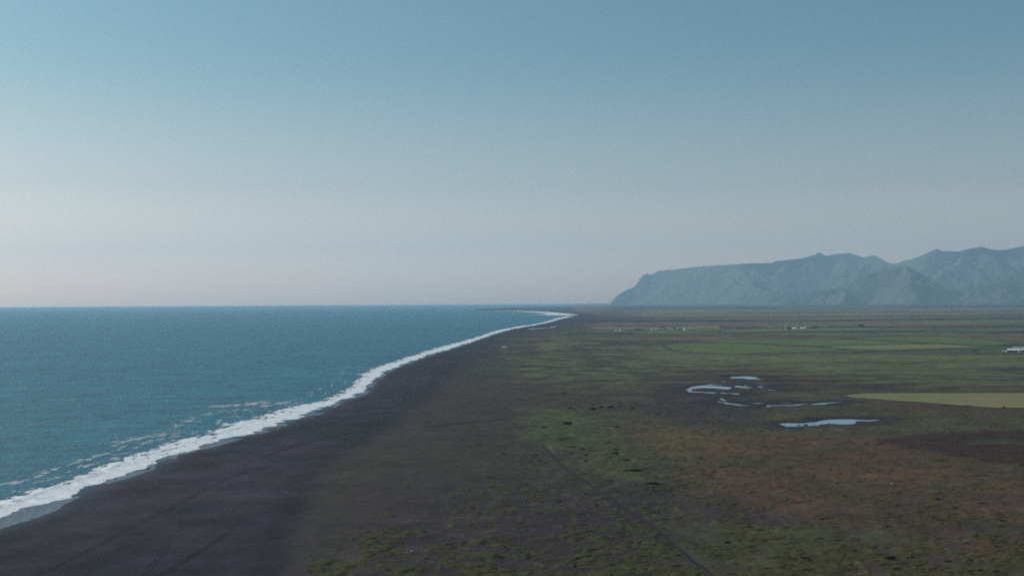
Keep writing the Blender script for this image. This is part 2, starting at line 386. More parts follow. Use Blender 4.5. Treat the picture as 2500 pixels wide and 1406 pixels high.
def ground_color(x, y, px, py, s, z):
    n1 = fbm(x, y, 60, 5, 71, .6); n2 = fbm(x, y * 0.8, 16, 4, 81, .6); n3 = fbm(x, y, 260, 4, 91, .55); n4 = fbm(x, y, 1400, 4, 95, .55)
    nn = (n1 * 40 + n2 * 15)
    wn_ = n3 * sstep(1500, 4000, np.hypot(x, y)) * 2 + n1
    mot = fbm(x, y, 34, 5, 131, .62); mot2 = fbm(x * .8, y * .5, 150, 4, 141, .55)
    c = np.tile(BLACK, (len(x), 1)) * np.clip(1 + 1.15 * mot[:, None] + .9 * mot2[:, None], .35, 2.2)
    c = c + np.array([.004, .0015, -.001]) * np.clip(fbm(x, y, 45, 3, 151) * 2, -1, 1)[:, None]
    def lay(col, m):
        nonlocal c
        m = np.clip(m, 0, 1)[:, None]; c = c * (1 - m) + col * m
    # sparse thin vegetation right of the sand
    lay(SPARSE, 0.92 * soft(px, py, [(690, 1500), (705, 1320), (748, 1230), (785, 1135), (835, 1100), (930, 1055), (1000, 1000), (1065, 950), (1140, 885), (1240, 828), (1330, 803), (1450, 785), (3200, 770), (3200, 1500)], 48, nz=nn * (.7 + 1.3 * sstep(1150, 1350, py))) * (1 - .5 * sstep(1200, 1380, py) * sstep(900, 700, px)))
    lay(OLIVE, 0.85 * soft(px, py, [(1240, 830), (1400, 795), (3200, 780), (3200, 1100), (1700, 1080), (1560, 1000), (1450, 960), (1300, 950), (1230, 900)], 70, nz=nn * 1.6) * sstep(-.35, .15, wn_))
    lay(OLIVE, 0.9 * soft(px, py, [(1500, 1010), (3200, 1010), (3200, 1600), (1650, 1600), (1560, 1400), (1640, 1200), (1600, 1100)], 50, nz=nn))
    lay(MOORG, 0.80 * soft(px, py, [(1560, 812), (3200, 806), (3200, 935), (2100, 930), (1700, 905), (1560, 890)], 60, nz=nn) * sstep(-.7, .1, wn_))
    lay(MOORG, 0.8 * sstep(-.05, .25, wn_) * soft(px, py, [(1260, 930), (1270, 830), (1500, 820), (1600, 860), (1560, 925), (1400, 945)], 60, nz=nn))
    # brown and rust heath
    lay(BROWN, 0.95 * soft(px, py, [(1600, 1180), (1750, 1060), (2100, 1070), (3200, 1110), (3200, 1600), (1500, 1600), (1900, 1400), (1750, 1290)], 60, nz=nn * 1.5) * sstep(-.45, .1, n1))
    lay(RUST, 0.6 * soft(px, py, [(1470, 1035), (1600, 1045), (1760, 1062), (1830, 1100), (1700, 1125), (1540, 1105), (1500, 1070)], 34, nz=nn * 1.4))
    lay(RUST, 0.6 * soft(px, py, [(2000, 1150), (2500, 1180), (3200, 1200), (3200, 1290), (2400, 1270), (2100, 1230)], 50, nz=nn * 2) * sstep(-.3, .2, n2))
    lay(BROWN * .9, 0.9 * soft(px, py, [(2080, 978), (2500, 1002), (3200, 1010), (3200, 1030), (2400, 1025), (2200, 1005)], 26, nz=nn))
    lay(GREEN * .7, 0.6 * soft(px, py, [(1980, 1000), (2140, 1000), (2350, 1015), (2520, 1010), (2520, 1035), (2200, 1042), (2000, 1018)], 26, nz=nn) * sstep(-.3, .1, n2))
    lay(DARKB, 0.93 * soft(px, py, [(2140, 1075), (2250, 1058), (2420, 1050), (3200, 1040), (3200, 1145), (2500, 1140), (2380, 1125), (2300, 1105), (2200, 1092)], 18, nz=nn * .8))
    lay(OLIVE * .8, 0.8 * soft(px, py, [(2335, 1076), (2400, 1070), (2600, 1078), (2600, 1085), (2480, 1086), (2370, 1082)], 8, nz=nn * .3))
    # dark sand blow-outs
    lay(PURPLE, 0.85 * soft(px, py, [(1590, 950), (1640, 925), (1700, 930), (1730, 965), (1830, 990), (1880, 1010), (1800, 1048), (1680, 1040), (1580, 1010)], 34, nz=nn * 1.3))
    lay(PURPLE, 0.7 * soft(px, py, [(1700, 1235), (1850, 1245), (2030, 1280), (2000, 1300), (1850, 1300), (1720, 1290)], 34, nz=nn * 2))
    lay(PURPLE * .8, 0.9 * soft(px, py, [(1870, 925), (1920, 925), (1960, 945), (1930, 955), (1880, 948)], 12, nz=nn * .6))
    lay(PURPLE, 0.6 * soft(px, py, [(1960, 928), (2100, 930), (2260, 955), (2060, 950)], 22, nz=nn))
    lay(DARKB * 1.2, 0.75 * soft(px, py, [(1680, 905), (1850, 908), (2120, 930), (2080, 945), (1930, 935), (1760, 918)], 16, nz=nn * .7))
    # grass on the dune ridge and in the bottom corner
    lay(GREEN, 0.8 * soft(px, py, DUNE, 45, nz=nn * 1.6))
    lay(GREEN, 0.75 * soft(px, py, [(1290, 1000), (1420, 1000), (1520, 1020), (1500, 1060), (1380, 1070), (1280, 1068)], 40, nz=nn * 1.5))
    lay(GREEN, 0.8 * soft(px, py, [(1600, 1300), (1700, 1275), (2000, 1285), (2200, 1300), (2250, 1330), (2000, 1350), (1800, 1420), (1700, 1400)], 44, nz=nn * 1.6))
    lay(OLIVE, 0.5 * soft(px, py, [(1750, 1350), (2100, 1340), (2500, 1380), (3000, 1500), (1750, 1500)], 60, nz=nn * 2))
    # grass on the hummock tops
    amp = hummock_amp(px, py, None)
    tuft = sstep(.05, .4, fbm(x, y * .75, 7.0, 3, 21)) * sstep(2200, 1100, np.hypot(x, y))
    lay(GREEN * .95, 0.75 * tuft * sstep(0.15, .8, amp) * (1 - .55 * soft(px, py, [(1900, 1050), (3200, 1050), (3200, 1300), (2000, 1300)], 90)))
    lo = (1 - .8 * tuft) * sstep(1140, 1240, py + 30 * n1) * sstep(2050, 1500, px + 90 * n1) * sstep(780, 960, px + 60 * n2) * (1 - .7 * soft(px, py, DUNE, 45))
    lay(PURPLE * .95, 0.72 * lo)
    lay(PURPLE, .35 * (1 - tuft) * amp * sstep(1950, 2100, px) * sstep(1150, 1220, py))
    # far plain: bands of heath, dark sand and moor (map distance bands)
    r = np.hypot(x, y)
    yb = py + (px - 1250) * 0.0055 + n4 * 1.2 + n3 * .8          # level rows
    farland = (s > 30)
    def band(a, b, col, m, x0=1300, x1=1420, e=1.2):
        lay(col, m * sstep(a - e, a + e, yb) * sstep(b + e, b - e, yb) * sstep(x0, x1, px) * farland)
    band(741, 757, FARDARK, .96, 1400, 1480)
    band(757, 784, PINKISH * .9, .72, 1440, 1600)
    band(761, 765, MOORG * 1.6, .7, 1450, 1640)
    band(768, 775, MOORG * 1.4, .6, 1450, 1640)
    band(778, 781, OLIVE, .6, 1450, 1640)
    band(783.5, 788.5, FARDARK, .9, 1400, 1480, .8)
    band(788.5, 801, PINKISH * .85, .7, 1390, 1500)
    band(803, 812, MOORG * 1.5, .5, 1350, 1600, 3)
    band(812, 818, FARDARK * 1.8, .55, 1650, 1800, 2)
    band(818, 833, BROWN * 1.7, .45, 1350, 1600, 3)
    band(801, 808, FARDARK * 1.5, .45, 2200, 2300)
    # fine strips of alternating ditch and sedge on the farmed plain
    st = perlin(yb * .42 + n3 * .8, px * 0.0022, 7) * sstep(870, 800, py) * sstep(1380, 1500, px)
    lay(FARDARK * 1.6, 0.5 * sstep(.2, .6, st)); lay(MOORG * 1.5, 0.5 * sstep(-.12, -.5, st))
    st = perlin(yb * .16 + n3 * 1.5, px * 0.003, 8) * sstep(1000, 930, py) * sstep(1500, 1700, px) * sstep(850, 870, py)
    lay(DARKB * 1.6, 0.5 * sstep(.1, .5, st)); lay(MOORG, 0.5 * sstep(-.1, -.5, st))
    for poly, br in STRIPS:
        lay(MOORG * br, .7 * soft(px, py, poly, 9, nz=n3 * 10))
    far_ = (px > 1450) & (py < 940)
    for ln in DITCHES:
        e = np.zeros(len(x)); d = dist_poly(px[far_], py[far_] * 4, [(a_, b_ * 4) for a_, b_ in ln], closed=False)
        e[far_] = .75 * sstep(6, 2.5, d + 3 * n3[far_]); lay(FARDARK * 1.3, e)
    lay(PINKISH * .75, .75 * sstep(7000, 10000, np.hypot(x, y)) * sstep(80, 400, s) * sstep(1520, 1440, px) * sstep(1380, 1420, px))  # pale haze and spray over the far shore, painted into the ground colour
    mm = (px > 1350) & (px < 2900) & (py < 1060) & (py > 790)
    if mm.any():
        xx, yy = x[mm], y[mm]; dm = np.full(xx.shape, 1e9); df = np.full(xx.shape, 1e9)
        for w in pond_w: dm = np.minimum(dm, dist_poly(xx, yy, w))
        for w in field_w: df = np.minimum(df, dist_poly(xx, yy, w))
        e = np.zeros(len(x)); e[mm] = .88 * sstep(42, 4, dm + 20 * n1[mm]); lay(PURPLE * .8, e)
        e = np.zeros(len(x)); e[mm] = .6 * sstep(18, 6, df); lay(FARDARK * 1.6, e)
    c *= (1 + 0.42 * n2 + 0.34 * n1)[:, None]
    edge = soft(px, py, [(560, 1500), (640, 1290), (720, 1150), (860, 1045), (1010, 955), (1110, 870), (1130, 890), (1040, 975), (900, 1070), (780, 1150), (725, 1260), (690, 1400), (680, 1500)], 30, nz=nn)
    c *= (1 - .32 * edge)[:, None]
    # wet sand at the water's edge
    wet = sstep(14, 0, s) * sstep(-8, 2, s + 8)
    lay(BLACK * .75, wet * .8)
    return np.clip(c, .006, .6), sstep(26, 3, s + 6 * n1)

# ------------------------------------------------------------------ ground sheet (fine where seen, coarse round about)
az_in = np.linspace(R(-27.5), R(27.5), 1750)
az_r = np.linspace(R(28.0), R(180), 60); az_l = np.linspace(R(-180), R(-28.0), 60)
AZ = np.concatenate([az_l, az_in, az_r])
pyr = np.arange(0, 780, 1.35)
rr = F * CAM_Z / (780 - pyr + 7.2)
rr = rr[rr < 46000]
RR = np.concatenate([[2, 60, 160, 260, 330], rr, [46000.0]])
nr, nc = len(RR), len(AZ)
gx = (RR[:, None] * np.sin(AZ)[None]).ravel(); gy = (RR[:, None] * np.cos(AZ)[None]).ravel()
gs = shore_dist(gx, gy)
gpx, gpy = proj(gx, gy, np.full(len(gx), PLAIN))
back = gy < RR[4] * .3
gpx = np.clip(np.where(back, np.where(gx < 0, -600, 3000), gpx), -900, 3300); gpy = np.where(back, 1500, np.clip(gpy, 700, 1560))
gz = ground_z(gx, gy, gs, gpx, gpy)
gc, gwet = ground_color(gx, gy, gpx, gpy, gs, gz)

k = NT("ground_soil")
at = k.n("Attribute", attribute_name="cover"); base = at.outputs["Color"]
fine = k.noise(1.1, 4, .6); med = k.noise(0.16, 5, .6); big = k.noise(.02, 5, .6)
v = k.math('MULTIPLY', k.rng(fine, .3, .7, .72, 1.28), k.rng(med, .3, .7, .80, 1.2))
v = k.math('MULTIPLY', v, k.rng(big, .3, .7, .85, 1.15))
c = k.n("VectorMath", operation='SCALE'); k.l(base, c.inputs[0]); k.l(v, c.inputs["Scale"])
k.l(c.outputs[0], k.b.inputs["Base Color"])
k.l(k.rng(at.outputs["Alpha"], 0, 1, .92, .45), k.b.inputs["Roughness"])
k.b.inputs["Specular IOR Level"].default_value = .18
k.bump(k.math('ADD', fine, med), .5, .25)
M_ground = k.m
keep = None
gv = np.stack([gx, gy, gz], 1)
f = grid_faces(nr, nc)
ground = new_mesh("ground", gv, f, M_ground, smooth=True)
set_color(ground.data, "cover", np.concatenate([gc, gwet[:, None]], 1))
tag(ground, "dark coastal plain of black sand, tussock grass and brown heath", None, None, "structure")

# ------------------------------------------------------------------ sea
def sea_material():
    k = NT("sea_water")
    w1 = k.noise(.22, 5, .62, stretch=(1, 1.5, 1)); w2 = k.noise(.045, 4, .55, stretch=(1, 1.8, 1)); big = k.noise(.0016, 6, .6, stretch=(1, 2.2, 1)); mid = k.noise(.010, 5, .62, stretch=(1, 2.4, 1))
    t = k.rng(big, .32, .68)
    c = k.mix(t, (.012, .132, .180), (.022, .185, .235))
    c = k.mix(k.rng(mid, .35, .7), c, (.012, .082, .125))
    c = k.mix(k.rng(k.noise(.035, 5, .7, stretch=(1, 1.7, 1)), .50, .72, 0, .75), c, (.004, .040, .070))
    k.l(c, k.b.inputs["Base Color"]); k.b.inputs["Roughness"].default_value = .40
    k.b.inputs["IOR"].default_value = 1.33
    k.b.inputs["Specular IOR Level"].default_value = .34
    h = k.math('ADD', w1, k.math('MULTIPLY', w2, 3.0))
    k.bump(h, 1.0, 1.6)
    return k.m
M_sea = sea_material()
saz = np.linspace(-math.pi, math.pi, 721)
srr = np.concatenate([[1], np.geomspace(40, 46000, 150)])
sx = (srr[:, None] * np.sin(saz)[None]).ravel(); sy = (srr[:, None] * np.cos(saz)[None]).ravel()
sf = grid_faces(len(srr), len(saz))
sd = shore_dist(sx, sy)
keepf = (sd[sf] < np.maximum(80, 0.02 * np.hypot(sx, sy)[sf] * 6)).any(1)
sv, sf = compact(np.stack([sx, sy, np.zeros_like(sx)], 1), sf[keepf])
sea = new_mesh("sea", sv, sf, M_sea, smooth=True)
tag(sea, "teal blue open sea reaching to the horizon on the left", None, None, "structure")

# ------------------------------------------------------------------ surf: foam sheet cut to a ragged outline, with a low breaking crest
k = NT("sea_foam")
fn = k.noise(.7, 5, .65); fb = k.noise(.12, 4, .6)
c = k.mix(k.rng(fn, .34, .56), (.24, .29, .32), (.72, .72, .72))
k.l(k.mix(k.rng(fb, .47, .66), c, (.80, .79, .78)), k.b.inputs["Base Color"]); k.b.inputs["Roughness"].default_value = .8
k.bump(fn, .5, .4)
M_foam = k.m
k = NT("swash_film")
k.l(k.mix(k.rng(k.noise(.35, 4), .3, .7), (.035, .060, .080), (.17, .21, .24)), k.b.inputs["Base Color"]); k.b.inputs["Roughness"].default_value = .55; k.b.inputs["Specular IOR Level"].default_value = .25
M_swash = k.m
k = NT("thin_foam")
k.l(k.mix(k.rng(k.noise(1.3, 5, .7), .36, .6), (.10, .18, .22), (.50, .50, .48)), k.b.inputs["Base Color"]); k.b.inputs["Roughness"].default_value = .7
M_fleck = k.m

def resample(pts, step):
    pts = np.array(pts, float); d = np.r_[0, np.cumsum(np.hypot(*(pts[1:] - pts[:-1]).T))]
    n = int(d[-1] / step) + 1; t = np.linspace(0, d[-1], n)
    return np.stack([np.interp(t, d, pts[:, 0]), np.interp(t, d, pts[:, 1])], 1)

LOWP = resample(SHORE_LOW, 1.1)
n_u = len(LOWP)
up = np.array(SHORE_UP); lo = np.array(SHORE_LOW)
UPY = np.interp(LOWP[:, 0], up[:, 0], up[:, 1])
# foam band cross-section runs from the sand edge up the picture rows to the seaward edge
VV = np.linspace(-0.25, 3.4, 150)
Lw = unproj(LOWP[:, 0], LOWP[:, 1], 0.0)
cw_px = LOWP[:, 0]; width_px = LOWP[:, 1] - UPY
# world cross direction: straight out to sea
tang = np.gradient(Lw, axis=0)
kx = np.hanning(61); kx /= kx.sum()
tang = np.stack([np.convolve(np.pad(tang[:, i] / np.hypot(*tang.T), 30, mode='edge'), kx, 'valid') for i in (0, 1)], 1)
tang /= np.hypot(*tang.T)[:, None]
nrm = np.stack([-tang[:, 1], tang[:, 0]], 1)
# band width in metres: find crossing of the normal with the traced seaward edge
UPW = unproj(up[:, 0], up[:, 1], 0.0)
upd = dist_poly(Lw[:, 0], Lw[:, 1], UPW, closed=False)
Wm = np.convolve(np.pad(upd, 4, mode='edge'), np.ones(9) / 9, 'valid')
arc = np.r_[0, np.cumsum(np.hypot(*(Lw[1:] - Lw[:-1]).T))]
U2 = np.repeat(arc[:, None], len(VV), 1); V2 = VV[None] * Wm[:, None]
X = Lw[:, 0][:, None] + nrm[:, 0][:, None] * V2; Y = Lw[:, 1][:, None] + nrm[:, 1][:, None] * V2
dist = np.hypot(X, Y)
sc_ = 1 + dist / 1800.0
v = V2 / Wm[:, None]
lob = 0.20 * perlin(U2 / 26 / sc_ ** .5, U2 * 0 + 3.3, 301) + 0.10 * perlin(U2 / 9 / sc_ ** .5, U2 * 0 + 9.1, 302)
lob += 0.17 * np.clip(1 - ((LOWP[:, 0] - 40) / 110) ** 2, 0, 1)[:, None] + 0.08
streak = fbm(U2 / 2.2, V2 * 1.0, 6.0, 4, 310, .6) * 1.0
thin = np.interp(LOWP[:, 0], [0, 500, 800, 1400], [1.0, 1.0, .86, .80])[:, None]
top = thin * .88 + 0.26 * perlin(U2 / 34 / sc_ ** .5, U2 * 0, 303) + .30 * streak * 1.6
band = np.minimum((v - lob) * 4, (top - v) * 2.2) + 0.34 * fbm(U2 / 2.4, V2, 2.4, 4, 320, .65) * sstep(.3, 1.0, v)
lace = fbm(U2 / 3.6, V2, 5.5, 5, 325, .68)
band = np.minimum(band, (.27 + .22 * perlin(U2 / 60, U2 * 0 + 2.2, 326) - lace) * 3 + .25 * sstep(.6, .3, v) + .06)
# offshore flecks: a second, broken line of foam parallel to the shore, and loose streaks
line2 = np.maximum(np.exp(-((v - 1.75 - .35 * perlin(U2 / 120, U2 * 0, 331)) / .24) ** 2), .8 * np.exp(-((v - 1.25 - .2 * perlin(U2 / 50, U2 * 0, 332)) / .2) ** 2))
fle = fbm(U2 / 4.2, V2, 5.0, 5, 340, .68) + .38 * line2 - .42 + .16 * perlin(U2 / 90, U2 * 0 + 1.0, 351) + .05 * sstep(900, 2000, dist) * -3 + .55 * np.exp(-((LOWP[:, 0] - 815) / 26) ** 2)[:, None] * np.exp(-((v - 2.5) / .5) ** 2)
fle = np.where(dist > 2400, -1, fle) * sstep(3.35, 3.0, v) - .2 * (1 - sstep(3.35, 3.0, v))
gzf = np.where(V2 < 0, -V2 * 0.03, 0) + 0.05
crest = 0.9 * np.exp(-((v - .68) / .10) ** 2) * np.clip(.55 + perlin(U2 / 18, U2 * 0 + 5.5, 360), 0, 1)
Zf = gzf + crest
FV = np.stack([X, Y, Zf], -1).reshape(-1, 3)
FF = grid_faces(n_u, len(VV))
bm_ = band.ravel()[FF].mean(1) > 0
v1, f1 = compact(FV, FF[bm_])
surf = new_mesh("surf", v1, f1, M_foam, smooth=True)
tag(surf, "white band of breaking surf along the black beach", "surf", None, "stuff")
fm_ = (fle.ravel()[FF].mean(1) > 0) & (v.ravel()[FF].mean(1) > 1.0) & ~bm_
v2, f2 = compact(FV, FF[fm_])
fl = new_mesh("foam_flecks", v2, f2, M_fleck, smooth=True)
tag(fl, "loose streaks of foam on the sea beyond the surf", "foam", None, "stuff")
sw = (v > -.22) & (v < lob + .10)
sw &= (fbm(U2, V2 * 2, 60, 2, 371) + .25 * np.clip(1 - ((LOWP[:, 0] - 20) / 130) ** 2, 0, 1)[:, None] * 3) > -.08
swf = sw.ravel()[FF].all(1)
FS = FV.copy(); FS[:, 2] -= 0.02
v3, f3 = compact(FS, FF[swf])
swash = new_mesh("swash", v3, f3, M_swash, smooth=True)
tag(swash, "thin grey wash of water sliding over the wet sand", "swash", None, "stuff")

# far surf past the corner of the bay
def ribbon(pts, width, z, mat, name, step=40, jag=.35, seed=5):
    rng_ = np.random.RandomState(seed)
    p = resample(pts, step); t = np.gradient(p, axis=0); t /= np.hypot(*t.T)[:, None]; n = np.stack([-t[:, 1], t[:, 0]], 1)
    w = (np.interp(np.linspace(0, 1, len(p)), np.linspace(0, 1, len(width)), width) if hasattr(width, '__len__') else np.full(len(p), width)) * .5
    w1 = w * (1 + jag * rng_.randn(len(p))); w2 = w * (1 + jag * rng_.randn(len(p)))
    A = p + n * w1[:, None]; B = p - n * w2[:, None]
    zz = z if hasattr(z, '__len__') else np.full(len(p), z)
    V = np.concatenate([np.c_[A, zz], np.c_[B, zz]]); m = len(p)
    return new_mesh(name, V, np.array([[i, i + 1, m + i + 1, m + i] for i in range(m - 1)]), mat, smooth=True)
fs = ribbon(far[:7], [420, 360, 300, 240, 260, 160, 60], 1.2, M_foam, "far_surf", 120)
tag(fs, "thin far line of surf curving round the bay", "surf", None, "stuff")

# ------------------------------------------------------------------ beach tracks and the path
M_track = plain_mat("packed_dark_sand", (.0155, .0130, .0175), .95, .25, .8, .1)
M_path = plain_mat("worn_earth_path", (.029, .022, .027), .95, .25, .5, .1)
def local_z(x, y):
    s = shore_dist(x, y); px, py = proj(x, y, np.full(len(x), PLAIN))
    return ground_z(x, y, s, np.clip(px, -900, 3300), np.clip(py, 700, 1560))
TLAB = {"path": "straight worn path running diagonally through the tussocks",
        "wheel_track": "long double wheel track up the black beach",
        "wheel_track.001": "short wheel track bending off at the bottom of the beach",
        "wheel_track.002": "broad churned wheel tracks near the bottom right of the beach",
        "wheel_track.003": "dark track crossing the upper beach toward the grass",
        "footpath": "faint dark path across the sparse plain above the green dune"}
for kx_, (pp, wd) in TRACKS.items():
    base_name = kx_.split('.')[0]
    w = resample(track_w[kx_], 3.0)
    offs = (-1.0, 1.0) if base_name == "wheel_track" else (0.0,)
    t = np.gradient(w, axis=0); t /= np.hypot(*t.T)[:, None]; n = np.stack([-t[:, 1], t[:, 0]], 1)
    VV_, FFs, b0 = [], [], 0
    for o_ in offs:
        rs = np.random.RandomState(3)
        wob = 0.12 * fbm(w[:, 0], w[:, 1], 9, 2, 400)
        c0 = w + n * (o_ * (1 + .1 * wob))[:, None]
        half = wd * .5 * (1 + .55 * perlin(np.arange(len(w)) / 2.3, np.zeros(len(w)) + o_, 9)) * np.clip(1.1 + 1.5 * perlin(np.arange(len(w)) / 11.0, np.zeros(len(w)) + o_ + 4, 19), .15, 1.15)
        half *= np.clip(np.minimum(np.arange(len(w)), len(w) - 1 - np.arange(len(w))) / 6.0, .05, 1)
        A = c0 + n * half[:, None]; B = c0 - n * half[:, None]
        m = len(w)
        VV_ += [np.c_[A, local_z(A[:, 0], A[:, 1]) + .05], np.c_[B, local_z(B[:, 0], B[:, 1]) + .05]]
        FFs += [[b0 + i, b0 + i + 1, b0 + m + i + 1, b0 + m + i] for i in range(m - 1)]
        b0 += 2 * m
    o = new_mesh(base_name, np.concatenate(VV_), np.array(FFs), M_path if 'path' in kx_ else M_track, smooth=True)
    tag(o, TLAB[kx_], None, None, "structure")

# ------------------------------------------------------------------ fields
def field_mat(name, a, b):
    k = NT(name)
    f1 = k.noise(.006, 5, .6); f2 = k.noise(.06, 4, .65, stretch=(.12, 1, 1))
    c = k.mix(k.rng(f1, .38, .62), a, b)
    c = k.mix(k.rng(f2, .35, .7, 0, .5), c, tuple(x * .7 for x in a))
    k.l(c, k.b.inputs["Base Color"]); k.b.inputs["Roughness"].default_value = .95; k.b.inputs["Specular IOR Level"].default_value = .1
    return k.m
M_f = {"green": field_mat("mown_meadow", (.082, .118, .040), (.108, .138, .052)),
       "straw": field_mat("stubble", (.150, .162, .068), (.215, .168, .090))}
def sheet(name, poly, z, mat):
    P = resample(np.vstack([poly, poly[:1]]), max(4.0, np.hypot(*(poly.max(0) - poly.min(0))) / 260))[:-1]
    j = fbm(P[:, 0], P[:, 1], 60, 3, 77)
    cen = P.mean(0)
    P = P + (P - cen) / np.maximum(np.hypot(*(P - cen).T), 1)[:, None] * (j * 3)[:, None]
    import mathutils
    tris = mathutils.geometry.tessellate_polygon([[mathutils.Vector((a, b, 0)) for a, b in P]])
    return new_mesh(name, np.c_[P, np.full(len(P), z)], [tuple(t) for t in tris], mat)
for (kind, label, _), w in zip(FIELDS, field_w):
    o = sheet("field", w, PLAIN + .35, M_f[kind]); tag(o, label, None, "fields on the coastal plain", "structure")

# ------------------------------------------------------------------ ponds
k = NT("pond_water")
k.b.inputs["Base Color"].default_value = (.08, .20, .28, 1); k.b.inputs["Roughness"].default_value = .16; k.b.inputs["Specular IOR Level"].default_value = .32; k.b.inputs["IOR"].default_value = 1.4
k.bump(k.noise(1.2, 3), .12, .05)
M_pond = k.m
for (label, _), w in zip(PONDS, pond_w):
    jj = 6.5
    w = resample(np.vstack([w, w[:1]]), 5.0)[:-1]
    w = w + np.stack([jj * fbm(w[:, 0], w[:, 1], 16, 3, 88), 2.2 * jj * fbm(w[:, 0], w[:, 1], 22, 3, 89)], 1)
    o = sheet("pond", w, PLAIN - .6, M_pond); tag(o, label, None, "ponds and streams on the plain", "structure")

# ------------------------------------------------------------------ grass tussocks: ragged domes of grass, uncountable ground cover
rng = np.random.RandomState(12)
NT_ = 64000
tr = 1.0 / rng.uniform(1 / 1500.0, 1 / 470.0, NT_)
ta = rng.uniform(R(-27), R(27), NT_)
tx, ty = tr * np.sin(ta), tr * np.cos(ta)
tpx, tpy = proj(tx, ty, np.full(NT_, PLAIN)); ts = shore_dist(tx, ty)
cl = fbm(tx, ty * .8, 26, 3, 501); cl2 = fbm(tx, ty, 90, 2, 511)
den = hummock_amp(tpx, tpy, None)
den = np.maximum(den * (.35 + .4 * sstep(1250, 1380, tpy)), .10 * sstep(1040, 1200, tpx))
den = den * sstep(-.28, .3, cl + .35 * cl2) 
den = den * (1 - .85 * soft(tpx, tpy, [(2140, 1075), (2250, 1058), (2420, 1050), (3200, 1040), (3200, 1145), (2500, 1140), (2300, 1105)], 20))
dpath = np.min([dist_poly(tx, ty, w, closed=False) for w in track_w.values()], axis=0)
dpond = np.min([np.where(inpoly(tx, ty, w), 0, dist_poly(tx, ty, w)) for w in pond_w], axis=0)
ok = (rng.rand(NT_) < den * .8) & (ts > 120) & (dpath > 3) & (dpond > 4)
tx, ty, tpx, tpy, tr = tx[ok], ty[ok], tpx[ok], tpy[ok], tr[ok]
n_t = len(tx)
tz = local_z(tx, ty)
NA, NL = 9, 3
rad = rng.gamma(2.2, .26, n_t) + .40
rad = np.clip(rad, .4, 2.4)
hgt = np.minimum(rad * rng.uniform(.26, .42, n_t), .75)
ang = np.linspace(0, 2 * math.pi, NA, endpoint=False)
vs = []; 
ex = rng.uniform(1.3, 3.0, n_t)
jit = 1 + .28 * rng.randn(n_t, NA)
for li, (fr, fh) in enumerate([(1.05, -.25), (.80, .45), (.42, .88)]):
    rrr = rad[:, None] * fr * (jit if li < 2 else 1 + (jit - 1) * .5)
    vs.append(np.stack([tx[:, None] + np.cos(ang) * rrr * ex[:, None], ty[:, None] + np.sin(ang) * rrr,
                        tz[:, None] + hgt[:, None] * (fh + .14 * rng.randn(n_t, NA) * (li > 0))], -1))
topv = np.stack([tx, ty, tz + hgt], -1)[:, None]
TV = np.concatenate(vs + [topv], 1)          # n_t, 3*NA+1, 3
per = 3 * NA + 1
fl_ = []
for li in range(2):
    for a in range(NA):
        b = (a + 1) % NA; fl_.append((li * NA + a, li * NA + b, (li + 1) * NA + b, (li + 1) * NA + a))
fl_ = np.array(fl_)
cap = np.array([(2 * NA + a, 2 * NA + (a + 1) % NA, 3 * NA, 3 * NA) for a in range(NA)])
TF4 = (np.arange(n_t)[:, None, None] * per + fl_[None]).reshape(-1, 4)
TF3 = (np.arange(n_t)[:, None, None] * per + cap[None, :, :3]).reshape(-1, 3)
# split caps as triangles by joining both kinds in one list of loops
me = bpy.data.meshes.new("tussock_grass")
me.vertices.add(n_t * per); me.vertices.foreach_set("co", TV.reshape(-1).astype(np.float32))
loops = np.concatenate([TF4.ravel(), TF3.ravel()]).astype(np.int32)
me.loops.add(len(loops)); me.loops.foreach_set("vertex_index", loops)
me.polygons.add(len(TF4) + len(TF3))
me.polygons.foreach_set("loop_start", np.concatenate([np.arange(len(TF4)) * 4, len(TF4) * 4 + np.arange(len(TF3)) * 3]).astype(np.int32))
me.polygons.foreach_set("loop_total", np.concatenate([np.full(len(TF4), 4), np.full(len(TF3), 3)]).astype(np.int32))
me.update(calc_edges=True)
me.polygons.foreach_set("use_smooth", np.ones(len(me.polygons), dtype=bool))
k = NT("tussock_blades")
at = k.n("Attribute", attribute_name="cover")
f_ = k.noise(2.2, 4, .7, stretch=(1, 1, .4))
c_ = k.n("VectorMath", operation='SCALE'); k.l(at.outputs["Color"], c_.inputs[0]); k.l(k.rng(f_, .3, .7, .78, 1.22), c_.inputs["Scale"])
k.l(c_.outputs[0], k.b.inputs["Base Color"]); k.b.inputs["Roughness"].default_value = .95; k.b.inputs["Specular IOR Level"].default_value = .1
k.bump(f_, .8, .25)
me.materials.append(k.m)
tus = bpy.data.objects.new("tussock_grass", me); COL.objects.link(tus)
tag(tus, "green and olive grass tussocks scattered over the near sand and heath", "grass", None, "stuff")
rust = soft(tpx, tpy, [(1600, 1060), (2000, 1080), (3200, 1100), (3200, 1700), (1800, 1700), (2000, 1330), (1750, 1290)], 120)
tcol = (GREEN * 1.0)[None] * (1 - rust[:, None] * .75) + (np.array([.066, .054, .026]))[None] * rust[:, None] * .75
tcol = tcol * rng.uniform(.75, 1.2, (n_t, 1))
olive = .2 + rng.rand(n_t, 1) * .6
tcol = tcol * (1 - olive) + OLIVE[None] * olive
set_color(me, "cover", np.repeat(tcol, per, 0))

